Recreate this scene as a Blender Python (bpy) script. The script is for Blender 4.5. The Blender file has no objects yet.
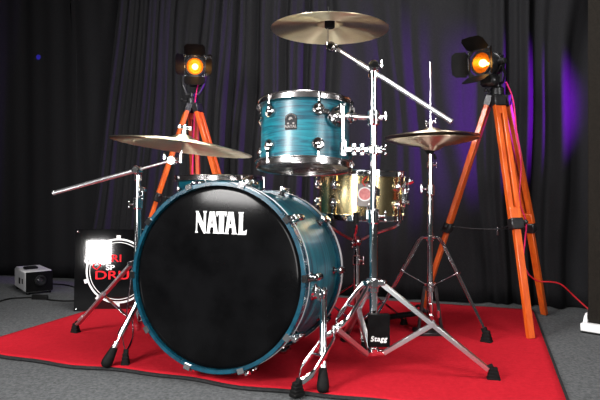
import bpy, bmesh, math, random
from mathutils import Vector as V, Matrix
random.seed(7)
R = math.radians
COL = bpy.context.scene.collection
HC = 0.585                      # camera height above the rug
FPX = 560.0                     # focal length in pixels of a 600 px wide frame


def W(px, py, Y):               # world point seen at a pixel of the photo, at distance Y
    return V(((px - 300) / FPX * Y, Y, HC + (190 - py) / FPX * Y))


def GP(px, py, z=0.0):          # world point at height z seen at a pixel
    Y = (HC - z) * FPX / (py - 190)
    return V(((px - 300) / FPX * Y, Y, z))


# ------------------------------------------------------------------ materials
def mat(name, col=(.5, .5, .5), rough=.5, metal=0.0, coat=0.0, cr=.06, spec=.5, emit=None, es=0.0, sheen=0.0):
    m = bpy.data.materials.new(name); m.use_nodes = True
    b = m.node_tree.nodes['Principled BSDF']
    b.inputs['Base Color'].default_value = (*col, 1)
    b.inputs['Roughness'].default_value = rough
    b.inputs['Metallic'].default_value = metal
    b.inputs['Coat Weight'].default_value = coat
    b.inputs['Coat Roughness'].default_value = cr
    b.inputs['Specular IOR Level'].default_value = spec
    b.inputs['Sheen Weight'].default_value = sheen
    if emit:
        b.inputs['Emission Color'].default_value = (*emit, 1)
        b.inputs['Emission Strength'].default_value = es
    return m


def nodes(m):
    nt = m.node_tree
    return nt, nt.nodes['Principled BSDF'], nt.links


def noise_mix(m, c1, c2, scale, detail=6, coord='Object', stretch=(1, 1, 1), lo=.35, hi=.65, bump=0.0, bdist=.002, rough=.6, dist=0.0):
    nt, b, L = nodes(m)
    tc = nt.nodes.new('ShaderNodeTexCoord'); mp = nt.nodes.new('ShaderNodeMapping')
    mp.inputs['Scale'].default_value = stretch
    n = nt.nodes.new('ShaderNodeTexNoise')
    n.inputs['Scale'].default_value = scale; n.inputs['Detail'].default_value = detail
    n.inputs['Roughness'].default_value = rough; n.inputs['Distortion'].default_value = dist
    cr = nt.nodes.new('ShaderNodeValToRGB')
    cr.color_ramp.elements[0].position = lo; cr.color_ramp.elements[1].position = hi
    cr.color_ramp.elements[0].color = (*c1, 1); cr.color_ramp.elements[1].color = (*c2, 1)
    L.new(tc.outputs[coord], mp.inputs['Vector']); L.new(mp.outputs['Vector'], n.inputs['Vector'])
    L.new(n.outputs['Fac'], cr.inputs['Fac']); L.new(cr.outputs['Color'], b.inputs['Base Color'])
    if bump:
        bp = nt.nodes.new('ShaderNodeBump'); bp.inputs['Strength'].default_value = bump
        bp.inputs['Distance'].default_value = bdist
        L.new(n.outputs['Fac'], bp.inputs['Height']); L.new(bp.outputs['Normal'], b.inputs['Normal'])
    return m


CHROME = mat('chrome', (.82, .83, .85), .09, 1.0)
noise_mix(CHROME, (.78, .79, .81), (.86, .87, .89), 60, 2)
BRUSHED = mat('satin_steel', (.55, .56, .58), .3, 1.0)
noise_mix(BRUSHED, (.72, .73, .75), (.82, .83, .85), 80, 2, stretch=(1, 1, 8))
NICKEL = mat('black_nickel', (.5, .48, .48), .09, 1.0)
noise_mix(NICKEL, (.46, .44, .44), (.54, .52, .52), 50, 2)
HOOPN = noise_mix(mat('dark_chrome_hoop', (.5, .48, .48), .2, 1.0), (.52, .50, .50), (.6, .58, .58), 50, 2)
BOOMM = noise_mix(mat('satin_boom_tube', (.85, .86, .88), .32, 1.0), (.82, .83, .85), (.9, .91, .93), 40, 2)
RUBBER = noise_mix(mat('black_rubber', (.012, .012, .012), .7, spec=.15), (.0025, .0025, .0025), (.0055, .0055, .0055), 90, 3, bump=.1)
BLACK = noise_mix(mat('black_paint', (.012, .012, .012), .5, spec=.08), (.002, .002, .0022), (.004, .004, .0042), 40, 3)
BLACKMETAL = noise_mix(mat('black_metal', (.03, .03, .03), .35, .6), (.022, .022, .024), (.04, .04, .042), 40, 3)
WHITE = noise_mix(mat('white_vinyl', (.85, .85, .85), .8, spec=.1), (.7, .7, .7), (.78, .78, .78), 20, 2)
PLINTHW = noise_mix(mat('white_board', (.8, .8, .8), .45), (.72, .72, .73), (.8, .8, .8), 12, 3)
REDINK = noise_mix(mat('red_vinyl', (.75, .02, .03), .9, spec=.05), (.65, .015, .02), (.8, .025, .035), 30, 2)
GLOSS = noise_mix(mat('glossy_black_acrylic', (.006, .006, .007), .06, coat=.5, cr=.03), (.0015, .0015, .0018), (.0025, .0025, .0028), 10, 2)
HEADB = noise_mix(mat('black_drum_head', (.008, .008, .009), .11, spec=.1), (.0018, .0018, .002), (.0038, .0038, .0042), 9, 4, rough=.5)
HEADG = noise_mix(mat('smoky_drum_head', (.2, .19, .18), .22), (.17, .16, .15), (.24, .23, .21), 12, 3)
HEADW = noise_mix(mat('coated_drum_head', (.7, .7, .68), .5), (.65, .65, .63), (.74, .74, .72), 30, 3)
SILVER = noise_mix(mat('pale_silver_lacquer', (.7, .71, .72), .2, .25, coat=.6), (.66, .67, .69), (.76, .77, .78), 14, 3)
CARPET = noise_mix(mat('grey_carpet', (.1, .1, .1), 1.0, spec=.1), (.035, .037, .039), (.135, .14, .144), 95, 8, bump=.6, bdist=.006, lo=.3, hi=.7, rough=.75)
RUGM = noise_mix(mat('red_carpet_pile', (.5, .01, .025), 1.0, spec=.05), (.30, .007, .014), (.46, .014, .025), 70, 8, bump=.5, bdist=.005, lo=.25, hi=.75, rough=.75)
BIND = noise_mix(mat('black_rug_binding', (.015, .015, .016), .9, spec=.2), (.010, .010, .011), (.022, .022, .023), 120, 4, bump=.3)
CURT = noise_mix(mat('black_curtain_cloth', (.02, .02, .022), .95, spec=.06), (.0125, .0125, .014), (.018, .018, .0195), 160, 4, bump=.15, bdist=.001)
WALLM = noise_mix(mat('grey_wall_paint', (.3, .3, .3), .8), (.05, .05, .052), (.065, .065, .067), 8, 4)
CEILM = noise_mix(mat('white_ceiling_paint', (.6, .6, .6), .8), (.76, .76, .76), (.82, .82, .82), 8, 4)
PANELM = noise_mix(mat('dark_brown_panel_cloth', (.022, .018, .014), .9, spec=.15), (.008, .0065, .005), (.014, .0115, .009), 130, 5, bump=.2, bdist=.001)
ORANGE = noise_mix(mat('orange_stained_wood', (.6, .1, .01), .42, coat=.2), (.50, .062, .006), (.66, .115, .010), 6, 6, stretch=(14, 14, 1.2), rough=.55, dist=.4)
GREYCASE = noise_mix(mat('grey_metal_case', (.4, .4, .41), .45, .2), (.5, .5, .51), (.58, .58, .59), 20, 3)
CABLER = noise_mix(mat('red_cable_plastic', (.6, .01, .02), .4), (.42, .006, .012), (.52, .010, .02), 20, 2)
CABLEP = noise_mix(mat('pink_cable_plastic', (.75, .02, .12), .4), (.7, .015, .10), (.8, .03, .15), 20, 2)
BULB = mat('hot_bulb', (1, .7, .3), .3, emit=(1.0, .52, .12), es=9)
AMBER = noise_mix(mat('amber_reflector', (.5, .2, .02), .3, .8), (.36, .13, .012), (.52, .22, .025), 25, 3)
GLASS = mat('lamp_lens_glass', (1, 1, 1), .02)
GLASS.node_tree.nodes['Principled BSDF'].inputs['Transmission Weight'].default_value = 1.0
LENSG = mat('dark_lens_glass', (.02, .02, .025), .04, coat=1.0)
TAGG = noise_mix(mat('grey_card', (.42, .38, .37), .9, spec=.1), (.22, .2, .19), (.27, .25, .24), 30, 3)
PINK = noise_mix(mat('pink_print', (.7, .33, .33), .9, spec=.1), (.5, .17, .17), (.64, .27, .26), 90, 3)
PEWTER = noise_mix(mat('pewter_badge', (.02, .02, .022), .6, spec=.15), (.012, .012, .014), (.022, .022, .024), 60, 3)


def brass():
    m = mat('hammered_brass', (.72, .5, .2), .2, 1.0)
    return noise_mix(m, (.68, .52, .24), (.92, .76, .42), 9, 4, bump=.06, bdist=.004)


BRASS = brass()


def teal():
    m = mat('teal_stained_figured_wood', (.01, .25, .3), .45, coat=.25, cr=.24, spec=.35)
    nt, b, L = nodes(m)
    uv = nt.nodes.new('ShaderNodeUVMap'); uv.uv_map = 'UVMap'
    mp = nt.nodes.new('ShaderNodeMapping'); mp.inputs['Scale'].default_value = (5, 60, 1)
    n = nt.nodes.new('ShaderNodeTexNoise'); n.inputs['Scale'].default_value = 1.0
    n.inputs['Detail'].default_value = 7; n.inputs['Roughness'].default_value = .6; n.inputs['Distortion'].default_value = 1.6
    cr = nt.nodes.new('ShaderNodeValToRGB'); e = cr.color_ramp.elements
    e[0].position = .32; e[0].color = (.001, .026, .05, 1)
    e[1].position = .62; e[1].color = (.004, .175, .22, 1)
    x = e.new(.44); x.color = (.0015, .085, .12, 1)
    n2 = nt.nodes.new('ShaderNodeTexNoise'); n2.inputs['Scale'].default_value = 1.0; n2.inputs['Detail'].default_value = 3
    mp2 = nt.nodes.new('ShaderNodeMapping'); mp2.inputs['Scale'].default_value = (9, 9, 1)
    mix = nt.nodes.new('ShaderNodeMix'); mix.data_type = 'RGBA'; mix.blend_type = 'MULTIPLY'
    cr2 = nt.nodes.new('ShaderNodeValToRGB'); cr2.color_ramp.elements[0].color = (.55, .62, .7, 1); cr2.color_ramp.elements[1].color = (1, 1, 1, 1)
    cr2.color_ramp.elements[0].position = .3; cr2.color_ramp.elements[1].position = .7
    L.new(uv.outputs[0], mp.inputs['Vector']); L.new(mp.outputs[0], n.inputs['Vector'])
    L.new(uv.outputs[0], mp2.inputs['Vector']); L.new(mp2.outputs[0], n2.inputs['Vector'])
    L.new(n.outputs['Fac'], cr.inputs[0]); L.new(n2.outputs['Fac'], cr2.inputs[0])
    mix.inputs[0].default_value = 1.0
    L.new(cr.outputs[0], mix.inputs[6]); L.new(cr2.outputs[0], mix.inputs[7])
    L.new(mix.outputs[2], b.inputs['Base Color'])
    return m


TEAL = teal()
HOOPT = noise_mix(mat('teal_hoop_lacquer', (.005, .16, .27), .22, coat=.8), (.001, .024, .042), (.002, .055, .088), 30, 5)


def cymbal_mat(name, col, rough=.46):
    m = mat(name, col, rough, .97)
    nt, b, L = nodes(m)
    b.inputs['Anisotropic'].default_value = 1.0; b.inputs['Anisotropic Rotation'].default_value = .25
    tg = nt.nodes.new('ShaderNodeTangent'); tg.direction_type = 'RADIAL'; tg.axis = 'Z'
    L.new(tg.outputs[0], b.inputs['Tangent'])
    tc = nt.nodes.new('ShaderNodeTexCoord'); ln = nt.nodes.new('ShaderNodeVectorMath'); ln.operation = 'LENGTH'
    n = nt.nodes.new('ShaderNodeTexNoise'); n.noise_dimensions = '1D'
    n.inputs['Scale'].default_value = 260; n.inputs['Detail'].default_value = 3
    cr = nt.nodes.new('ShaderNodeValToRGB')
    cr.color_ramp.elements[0].color = (*[c * .82 for c in col], 1); cr.color_ramp.elements[1].color = (*[min(1, c * 1.1) for c in col], 1)
    bp = nt.nodes.new('ShaderNodeBump'); bp.inputs['Strength'].default_value = .08; bp.inputs['Distance'].default_value = .001
    L.new(tc.outputs['Object'], ln.inputs[0]); L.new(ln.outputs['Value'], n.inputs['W'])
    L.new(n.outputs['Fac'], cr.inputs[0]); L.new(cr.outputs[0], b.inputs['Base Color'])
    L.new(n.outputs['Fac'], bp.inputs['Height']); L.new(bp.outputs[0], b.inputs['Normal'])
    return m


BRONZE = cymbal_mat('lathed_bronze', (.98, .84, .60))
BRONZED = cymbal_mat('dark_lathed_bronze', (.74, .63, .48))


# ------------------------------------------------------------------ mesh builder
def frame(o, z, x=None):                       # 4x4 with origin o, local z axis z
    z = V(z).normalized()
    if x is None:
        x = V((1, 0, 0)) if abs(z.x) < .9 else V((0, 1, 0))
    x = V(x); x = (x - z * x.dot(z)).normalized(); y = z.cross(x)
    return Matrix(((x.x, y.x, z.x, o[0]), (x.y, y.y, z.y, o[1]), (x.z, y.z, z.z, o[2]), (0, 0, 0, 1)))


def catmull(pts, n=6):
    p = [V(q) for q in pts]; out = []
    for i in range(len(p) - 1):
        a = p[max(i - 1, 0)]; b = p[i]; c = p[i + 1]; d = p[min(i + 2, len(p) - 1)]
        for k in range(n):
            t = k / n
            out.append(.5 * ((2 * b) + (c - a) * t + (2 * a - 5 * b + 4 * c - d) * t * t + (3 * b - a - 3 * c + d) * t ** 3))
    return out + [p[-1]]


class G:
    def __init__(s, M=None):
        s.v = []; s.f = []; s.uv = {}; s.M = M or Matrix()

    def add(s, vs, fs, uvs=None, M=None):
        o = len(s.v); T = s.M @ M if M else s.M
        s.v += [T @ V(q) for q in vs]
        for i, f in enumerate(fs):
            if uvs: s.uv[len(s.f)] = uvs[i]
            s.f.append([o + k for k in f])
        return s

    def tube(s, pts, r, n=10, closed=False, flat=1.0, up=None):
        p = [V(q) for q in pts]; m = len(p)
        rs = r if isinstance(r, (list, tuple)) else [r] * m
        vs = []; fs = []; nx = None
        for i in range(m):
            if closed: t = p[(i + 1) % m] - p[i - 1]
            else: t = p[min(i + 1, m - 1)] - p[max(i - 1, 0)]
            t.normalize()
            if up is not None: nx = V(up)
            elif nx is None: nx = V((0, 0, 1)) if abs(t.z) < .9 else V((1, 0, 0))
            nx = (nx - t * nx.dot(t)).normalized(); ny = t.cross(nx)
            for k in range(n):
                a = 2 * math.pi * k / n
                vs.append(p[i] + nx * (rs[i] * math.cos(a)) + ny * (rs[i] * flat * math.sin(a)))
        for i in range(m if closed else m - 1):
            j = (i + 1) % m
            for k in range(n):
                fs.append([i * n + k, i * n + (k + 1) % n, j * n + (k + 1) % n, j * n + k])
        if not closed:
            fs.append(list(range(n))[::-1]); fs.append([(m - 1) * n + k for k in range(n)])
        return s.add(vs, fs)

    def lathe(s, prof, M=None, n=48, closed=False):
        m = len(prof); vs = []; fs = []; us = []; ids = []
        ln = [0]
        for i in range(1, m): ln.append(ln[-1] + math.dist(prof[i], prof[i - 1]))
        for i, (r, z) in enumerate(prof):
            if r < 1e-6: ids.append([len(vs)] * n); vs.append((0, 0, z))
            else:
                ids.append(list(range(len(vs), len(vs) + n)))
                for k in range(n):
                    a = 2 * math.pi * k / n; vs.append((r * math.cos(a), r * math.sin(a), z))
        for i in range(m if closed else m - 1):
            j = (i + 1) % m
            for k in range(n):
                q = (k + 1) % n; u0 = k / n; u1 = (k + 1) / n
                f = [ids[i][k], ids[i][q], ids[j][q], ids[j][k]]
                uvq = [(u0, ln[i]), (u1, ln[i]), (u1, ln[j]), (u0, ln[j])]
                g = []; gu = []
                for a, b in zip(f, uvq):
                    if a not in g: g.append(a); gu.append(b)
                if len(g) > 2: fs.append(g); us.append(gu)
        return s.add(vs, fs, us, M)

    def cyl(s, p0, p1, r, n=16, bev=.15):
        p0 = V(p0); p1 = V(p1); L = (p1 - p0).length; b = min(r, L / 2) * bev
        return s.lathe([(0, 0), (r - b, 0), (r, b), (r, L - b), (r - b, L), (0, L)], frame(p0, p1 - p0), n)

    def ball(s, c, r, n=14, z=(0, 0, 1), sz=1.0):
        pr = [(r * math.sin(math.pi * i / 8), -r * sz * math.cos(math.pi * i / 8)) for i in range(9)]
        pr[0] = (0, -r * sz); pr[-1] = (0, r * sz)
        return s.lathe(pr, frame(V(c), z), n)

    def box(s, c, size, M=None, bev=.1):
        a, b, d = [q / 2 for q in size]; e = min(a, b, d) * bev * 2
        e = min(e, min(a, b, d) * .95)
        vs = []; idx = {}
        for sx in (-1, 1):
            for sy in (-1, 1):
                for sz in (-1, 1):
                    for ax, q in enumerate(((a, b - e, d - e), (a - e, b, d - e), (a - e, b - e, d))):
                        idx[sx, sy, sz, ax] = len(vs); vs.append((c[0] + sx * q[0], c[1] + sy * q[1], c[2] + sz * q[2]))
        fs = []
        for g in (-1, 1):
            fs.append([idx[g, p, q, 0] for p, q in ((-1, -1), (1, -1), (1, 1), (-1, 1))])
            fs.append([idx[p, g, q, 1] for p, q in ((-1, -1), (1, -1), (1, 1), (-1, 1))])
            fs.append([idx[p, q, g, 2] for p, q in ((-1, -1), (1, -1), (1, 1), (-1, 1))])
        for p in (-1, 1):
            for q in (-1, 1):
                fs.append([idx[-1, p, q, 1], idx[1, p, q, 1], idx[1, p, q, 2], idx[-1, p, q, 2]])
                fs.append([idx[p, -1, q, 0], idx[p, 1, q, 0], idx[p, 1, q, 2], idx[p, -1, q, 2]])
                fs.append([idx[p, q, -1, 0], idx[p, q, 1, 0], idx[p, q, 1, 1], idx[p, q, -1, 1]])
                for z in (-1, 1): fs.append([idx[p, q, z, k] for k in range(3)])
        return s.add(vs, fs, None, M)

    def bar(s, p0, p1, w, t, side=(1, 0, 0), bev=.12):
        p0 = V(p0); p1 = V(p1); L = (p1 - p0).length
        return s.box((0, 0, L / 2), (w, t, L), frame(p0, p1 - p0, side), bev)

    def prism(s, poly, depth, M=None):
        n = len(poly)
        vs = [(x, y, 0) for x, y in poly] + [(x, y, depth) for x, y in poly]
        fs = [list(range(n))[::-1], [n + i for i in range(n)]] + [[i, (i + 1) % n, n + (i + 1) % n, n + i] for i in range(n)]
        return s.add(vs, fs, None, M)

    def text(s, body, size, depth, M, shear=0.0, bold=0.0, sx=1.0, align='CENTER'):
        cu = bpy.data.curves.new('lettering', 'FONT'); cu.body = body; cu.size = size; cu.extrude = depth / 2
        cu.align_x = align; cu.align_y = 'CENTER'; cu.shear = shear; cu.space_character = 1.12 if shear else 1.0; cu.offset = bold
        ob = bpy.data.objects.new('lettering', cu); COL.objects.link(ob)
        dg = bpy.context.evaluated_depsgraph_get(); me = ob.evaluated_get(dg).to_mesh()
        vs = [(v.co.x * sx, v.co.y, v.co.z) for v in me.vertices]; fs = [list(p.vertices) for p in me.polygons]
        s.add(vs, fs, None, M)
        ob.evaluated_get(dg).to_mesh_clear(); bpy.data.objects.remove(ob); bpy.data.curves.remove(cu)
        return s


ORG = {}


def org(o): return ORG[o.name]


def empty(name, loc):
    o = bpy.data.objects.new(name, None); o.empty_display_size = .05; COL.objects.link(o)
    o.location = loc; ORG[o.name] = V(loc); return o


def obj(name, g, m, parent=None, M=None, origin=None, sharp=38):
    if M is not None:
        inv = M.inverted(); vs = [inv @ q for q in g.v]; O = M.translation.copy()
    else:
        if origin is None:
            lo = V([min(q[k] for q in g.v) for k in range(3)]); hi = V([max(q[k] for q in g.v) for k in range(3)])
            O = (lo + hi) / 2
        else: O = V(origin)
        vs = [q - O for q in g.v]
    me = bpy.data.meshes.new(name); me.from_pydata(vs, [], g.f); me.update()
    if g.uv:
        ul = me.uv_layers.new(name='UVMap')
        for i, p in enumerate(me.polygons):
            if i in g.uv:
                for li, u in zip(p.loop_indices, g.uv[i]): ul.data[li].uv = u
    bm = bmesh.new(); bm.from_mesh(me); bmesh.ops.recalc_face_normals(bm, faces=bm.faces); bm.to_mesh(me); bm.free()
    me.shade_smooth(); me.set_sharp_from_angle(angle=R(sharp))
    me.materials.append(m)
    o = bpy.data.objects.new(name, me); COL.objects.link(o)
    ORG[o.name] = O
    if parent is not None:
        o.parent = parent; o.location = O - org(parent)
        if M is not None: o.rotation_euler = M.to_euler()
    else:
        if M is not None: o.matrix_world = M
        else: o.location = O
    return o


def tag(o, label=None, cat=None, group=None, kind=None):
    if label: o['label'] = label
    if cat: o['category'] = cat
    if group: o['group'] = group
    if kind: o['kind'] = kind
    return o


def thing(name, loc, label, cat, group=None): return tag(empty(name, loc), label, cat, group)


# ------------------------------------------------------------------ camera
cam = bpy.data.cameras.new('camera'); co = bpy.data.objects.new('camera', cam); COL.objects.link(co)
co.location = (0, 0, HC); co.rotation_euler = (R(90), 0, 0)
cam.sensor_width = 36; cam.lens = 36 * FPX / 600; cam.shift_y = -10 / 600; cam.clip_start = .02
bpy.context.scene.camera = co

# ------------------------------------------------------------------ room
FZ = -.007


def struct(name, g, m):
    o = obj(name, g, m); o['kind'] = 'structure'; return o


def slab(x0, x1, y0, y1, z0, z1): return G().box(((x0 + x1) / 2, (y0 + y1) / 2, (z0 + z1) / 2), (x1 - x0, y1 - y0, z1 - z0), None, 0.001)


struct('floor', slab(-3.2, 3.2, -2.6, 4.5, FZ - .1, FZ), CARPET)
struct('wall_left', slab(-3.2, -3.1, -2.6, 4.5, FZ, 2.6), WALLM)
struct('wall_right', slab(3.1, 3.2, -2.6, 4.5, FZ, 2.6), WALLM)
struct('wall_front', slab(-3.1, 3.1, -2.7, -2.6, FZ, 2.6), WALLM)
struct('ceiling', slab(-3.2, 3.2, -2.6, 4.5, 2.6, 2.7), CEILM)
wd = V((1, -.285, 0)).normalized(); wn = V((-wd.y, wd.x, 0))      # along the curtain / away from camera
WP = V((1.19, 2.86, 0))                                            # a point of the curtain line
gw = G().box((0, 0, 1.3), (6.6, .08, 2.6), frame(WP - wd * 1.0 + wn * .25, (0, 0, 1), wd), .001)
struct('wall_back', gw, WALLM)


# curtains -----------------------------------------------------------
def curtain(name, s0, s1, ph, amp, off, label, lean, zb=None):
    n = int((s1 - s0) / .006); nz = 26; vs = []; fs = []; uv = []
    for j in range(nz + 1):
        z = FZ + .004 + 2.3 * j / nz
        for i in range(n + 1):
            s = s0 + (s1 - s0) * i / n
            sl = s + lean(s) * (z - .7)
            d = amp(s) * ph(s, z) + off
            p = WP + wd * sl + wn * d
            vs.append((p.x, p.y, z))
    w = n + 1
    for j in range(nz):
        for i in range(n): fs.append([j * w + i, j * w + i + 1, (j + 1) * w + i + 1, (j + 1) * w + i])
    g = G().add(vs, fs); o = obj(name, g, CURT, sharp=180)
    md = o.modifiers.new('cloth', 'SOLIDIFY'); md.thickness = .003
    return tag(o, label, 'curtain')


def folds(s, z):
    # pleat pitch widens to the right of the stage
    t = s + 2.45
    if t < 1.0: P = t / .125
    else: P = 1.0 / .125 + (t - 1.0) / .215
    P += .32 * math.sin(s * 5.1) + .22 * math.sin(s * 11.3 + 1)
    w = .10 * math.sin(z * 2.1 + s * 4) + .05 * math.sin(z * 5 + s * 9)
    a = .55 * math.sin(2 * math.pi * (P + w)) + .75 * (.62 - abs(math.sin(math.pi * (P + w) + .4)) ** .8)
    b = math.sin(4 * math.pi * (P + w * 1.4) + 1.1 + s)
    k = .75 + .35 * math.sin(s * 3.7 + .8)
    return (a * .8 + .28 * b) * k + .18 * math.sin(2 * math.pi * P / 3.3 + z)


def soft(s, z):
    return .5 * math.sin(s * 17 + .3 * z) + .35 * math.sin(s * 41 + 1 + .5 * z) + .3 * math.sin(s * 6 + z)


curtain('curtain', -4.2, -2.2, soft, lambda s: .011, .09, 'flat black curtain at far left, behind the small grey projector box', lambda s: -.05 if s > -2.8 else 0)
curtain('curtain', -2.56, 2.6, folds, lambda s: .066, .0, 'wide pleated black curtain behind the drums with purple light on it',
        lambda s: .13 * max(0, min(1, (-1.3 - s) / 1.2)))

# ------------------------------------------------------------------ rug
rx = V((math.cos(R(18.6)), -math.sin(R(18.6)), 0)); ry = V((math.sin(R(18.6)), math.cos(R(18.6)), 0))
FL = V((-1.246, 2.04, 0)); RW, RL = 2.035, 1.40


def rugpt(u, v):
    wob = .010 * math.sin(u * 9 + .6) + .006 * math.sin(u * 21)
    return FL + rx * u + ry * (v + wob * (1 - v / RL))


vs = []; fs = []; NU, NV = 90, 60
for j in range(NV + 1):
    for i in range(NU + 1):
        p = rugpt(RW * i / NU, RL * j / NV); e = min(j, 3) / 3
        vs.append((p.x, p.y, -.0005 + .0012 * math.sin(i * .7) * (1 - e)))
for j in range(NV):
    for i in range(NU): k = j * (NU + 1) + i; fs.append([k, k + 1, k + NU + 2, k + NU + 1])
rug = obj('rug', G().add(vs, fs), RUGM)
md = rug.modifiers.new('pile', 'SOLIDIFY'); md.thickness = .0055; md.offset = -1
tag(rug, 'red rug with thin black binding under the drum kit', 'rug')
g = G()
loop = [rugpt(RW * i / 60, 0) for i in range(61)] + [rugpt(RW, RL * i / 40) for i in range(1, 41)] + \
       [rugpt(RW * (60 - i) / 60, RL) for i in range(1, 61)] + [rugpt(0, RL * (40 - i) / 40) for i in range(1, 40)]
g.tube([(p.x, p.y, FZ + .0055) for p in loop], .0056, 8, closed=True, flat=2.0, up=(0, 0, 1))
b = obj('binding', g, BIND, rug); tag(b, 'black bound rug edge')

# ------------------------------------------------------------------ drum helpers
def lug(parent, M, ang, rad, z, zh, m=NICKEL, r=.0185):
    """round lug on a shell at angle ang, height z, with a tension rod up/down to the hoop at zh"""
    d = V((math.cos(ang), math.sin(ang), 0)); p = d * rad; p.z = z
    g = G(M)
    g.lathe([(0, -.004), (r, -.004), (r * 1.08, .002), (r, .010), (r * .8, .0125), (r * .72, .0105), (r * .5, .011), (r * .42, .0165), (r * .2, .0195), (0, .02)], frame(p, d), 20)
    o = obj('lug', g, m, parent)
    g = G(M); q = d * (rad + .011); sg = 1 if zh > z else -1
    g.cyl((q.x, q.y, z), (q.x, q.y, zh + sg * .004), .003, 8); g.cyl((q.x, q.y, zh - sg * .004), (q.x, q.y, zh + sg * .008), .0058, 10)
    g.box((q.x, q.y, z + sg * r * 1.0), (.010, .010, .012))
    obj('tension_rod', g, m, o)
    return o


def hoop_prof(r, z0, h, up=1):
    t = .0022; s = up
    return [(r - .010, z0), (r + .002, z0), (r + .002, z0 + s * h * .82), (r + .007, z0 + s * h), (r + .0075, z0 + s * (h - .003)), (r + .0045, z0 + s * h * .72), (r + .0045, z0 - s * .001),
            (r + .013, z0 - s * .003), (r + .013, z0 - s * .0055), (r - .010, z0 - s * .0025)]


def drum(name, M, rad, z0, z1, shell_m, label, lugs, hoop_m, rim=.011, nh=.014, head_top=HEADW, head_bot=HEADG, lugz=(.045, .045), lug_r=.0185, lug_m=NICKEL):
    O = M @ V((0, 0, z0)); t = thing(name, O, label, 'drum')
    obj('shell', G(M).lathe([(rad, z0), (rad, z1), (rad - .007, z1 + .001), (rad - .007, z0 - .001)], None, 72, True), shell_m, t, M)
    for (zz, s) in ((z1, 1), (z0, -1)):
        obj('hoop', G(M).lathe(hoop_prof(rad + .006, zz - s * .004, .018, s), None, 72, True), hoop_m, t)
    obj('batter_head', G(M).lathe([(0, z1 + .005), (rad - .002, z1 + .005), (rad + .003, z1 - .002), (rad, z1 - .003), (0, z1 + .004)], None, 60), head_top, t)
    obj('resonant_head', G(M).lathe([(0, z0 - .005), (rad - .002, z0 - .005), (rad + .003, z0 + .002), (rad, z0 + .003), (0, z0 - .004)], None, 60), head_bot, t)
    for a in lugs:
        lug(t, M, a, rad, z1 - lugz[0], z1 + .002, lug_m, lug_r); lug(t, M, a, rad, z0 + lugz[1], z0 - .002, lug_m, lug_r)
    return t


# ------------------------------------------------------------------ bass drum
yaw, tilt, D = R(18.2), R(-3.85), .45
a_ = V((math.sin(yaw) * math.cos(tilt), math.cos(yaw) * math.cos(tilt), math.sin(tilt)))
BC = V((-.2612, 1.706, .321)); BU = V((math.cos(yaw), -math.sin(yaw), 0))
BM = frame(BC, -a_, BU)                          # local z points out of the front head, x right, y up
bd = thing('bass_drum', (BM @ V((0, 0, -.22))) * 1, 'large teal bass drum on its side with black front head and white lettering', 'drum')
bd.location.z = 0; ORG[bd.name] = V(bd.location)
RS = .279
obj('shell', G(BM).lathe([(RS, -.018), (RS, -D + .018), (RS - .009, -D + .018), (RS - .009, -.018)], None, 96, True), TEAL, bd, BM)
ho = [(.279, 0.0), (.290, 0.0), (.292, -.002), (.292, -.038), (.290, -.04), (.279, -.04)]
fh = obj('hoop', G(BM).lathe(ho, None, 96, True), HOOPT, bd); tag(fh, 'blue-teal front hoop')
obj('pale_ring', G(BM).lathe([(.2915, -.0375), (.2932, -.038), (.2932, -.0405), (.2915, -.041)], None, 96, True), SILVER, fh)
rh = obj('hoop', G(BM).lathe([(r, -D - z) for r, z in ho], None, 96, True), HOOPT, bd); tag(rh, 'teal rear hoop with pale ring')
obj('pale_ring', G(BM).lathe([(.2915, -D + .0185), (.2932, -D + .018), (.2932, -D + .001), (.2915, -D + .0005)], None, 96, True), SILVER, rh)  # pale silver band around the rear half of the hoop
hd = obj('front_head', G(BM).lathe([(0, -.010), (.262, -.010), (.270, -.011), (.2785, -.016), (.2785, -.019), (0, -.0125)], None, 96), HEADB, bd)
obj('rear_head', G(BM).lathe([(0, -D + .010), (.262, -D + .010), (.2785, -D + .016), (.2785, -D + .019), (0, -D + .0125)], None, 96), HEADB, bd)
# lettering
A1 = [[(205, 100), (236, 100), (209, 283), (216, 297), (176, 297), (184, 283)], [(222, 100), (250, 100), (279, 284), (288, 298), (238, 298), (246, 284)], [(200, 212), (258, 212), (262, 242), (196, 242)]]
LET = [[(78, 97), (104, 97), (154, 215), (154, 118), (145, 97), (181, 97), (173, 118), (173, 300), (156, 300), (97, 178), (97, 276), (107, 294), (78, 294), (86, 276), (86, 118)]] + A1 + \
      [[(270, 150), (261, 100), (357, 100), (350, 150), (341, 130), (333, 128), (333, 282), (343, 298), (280, 298), (290, 282), (290, 128), (281, 130)]] + \
      [[(x + 163, y + 2) for x, y in q] for q in A1] + \
      [[(455, 103), (505, 103), (497, 118), (497, 272), (516, 270), (532, 256), (528, 303), (452, 303), (463, 287), (463, 118)]]
g = G(BM); tx, ty = .0115, .1645
for q in LET:
    pl = [(tx + (x - 305) * .176 / 455, ty - (y - 200) * .0705 / 206) for x, y in q]
    g.prism(pl[::-1], .0006, Matrix.Translation((0, 0, -.0101)))
tag(obj('lettering', g, WHITE, hd, sharp=20), 'white block lettering')


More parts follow.
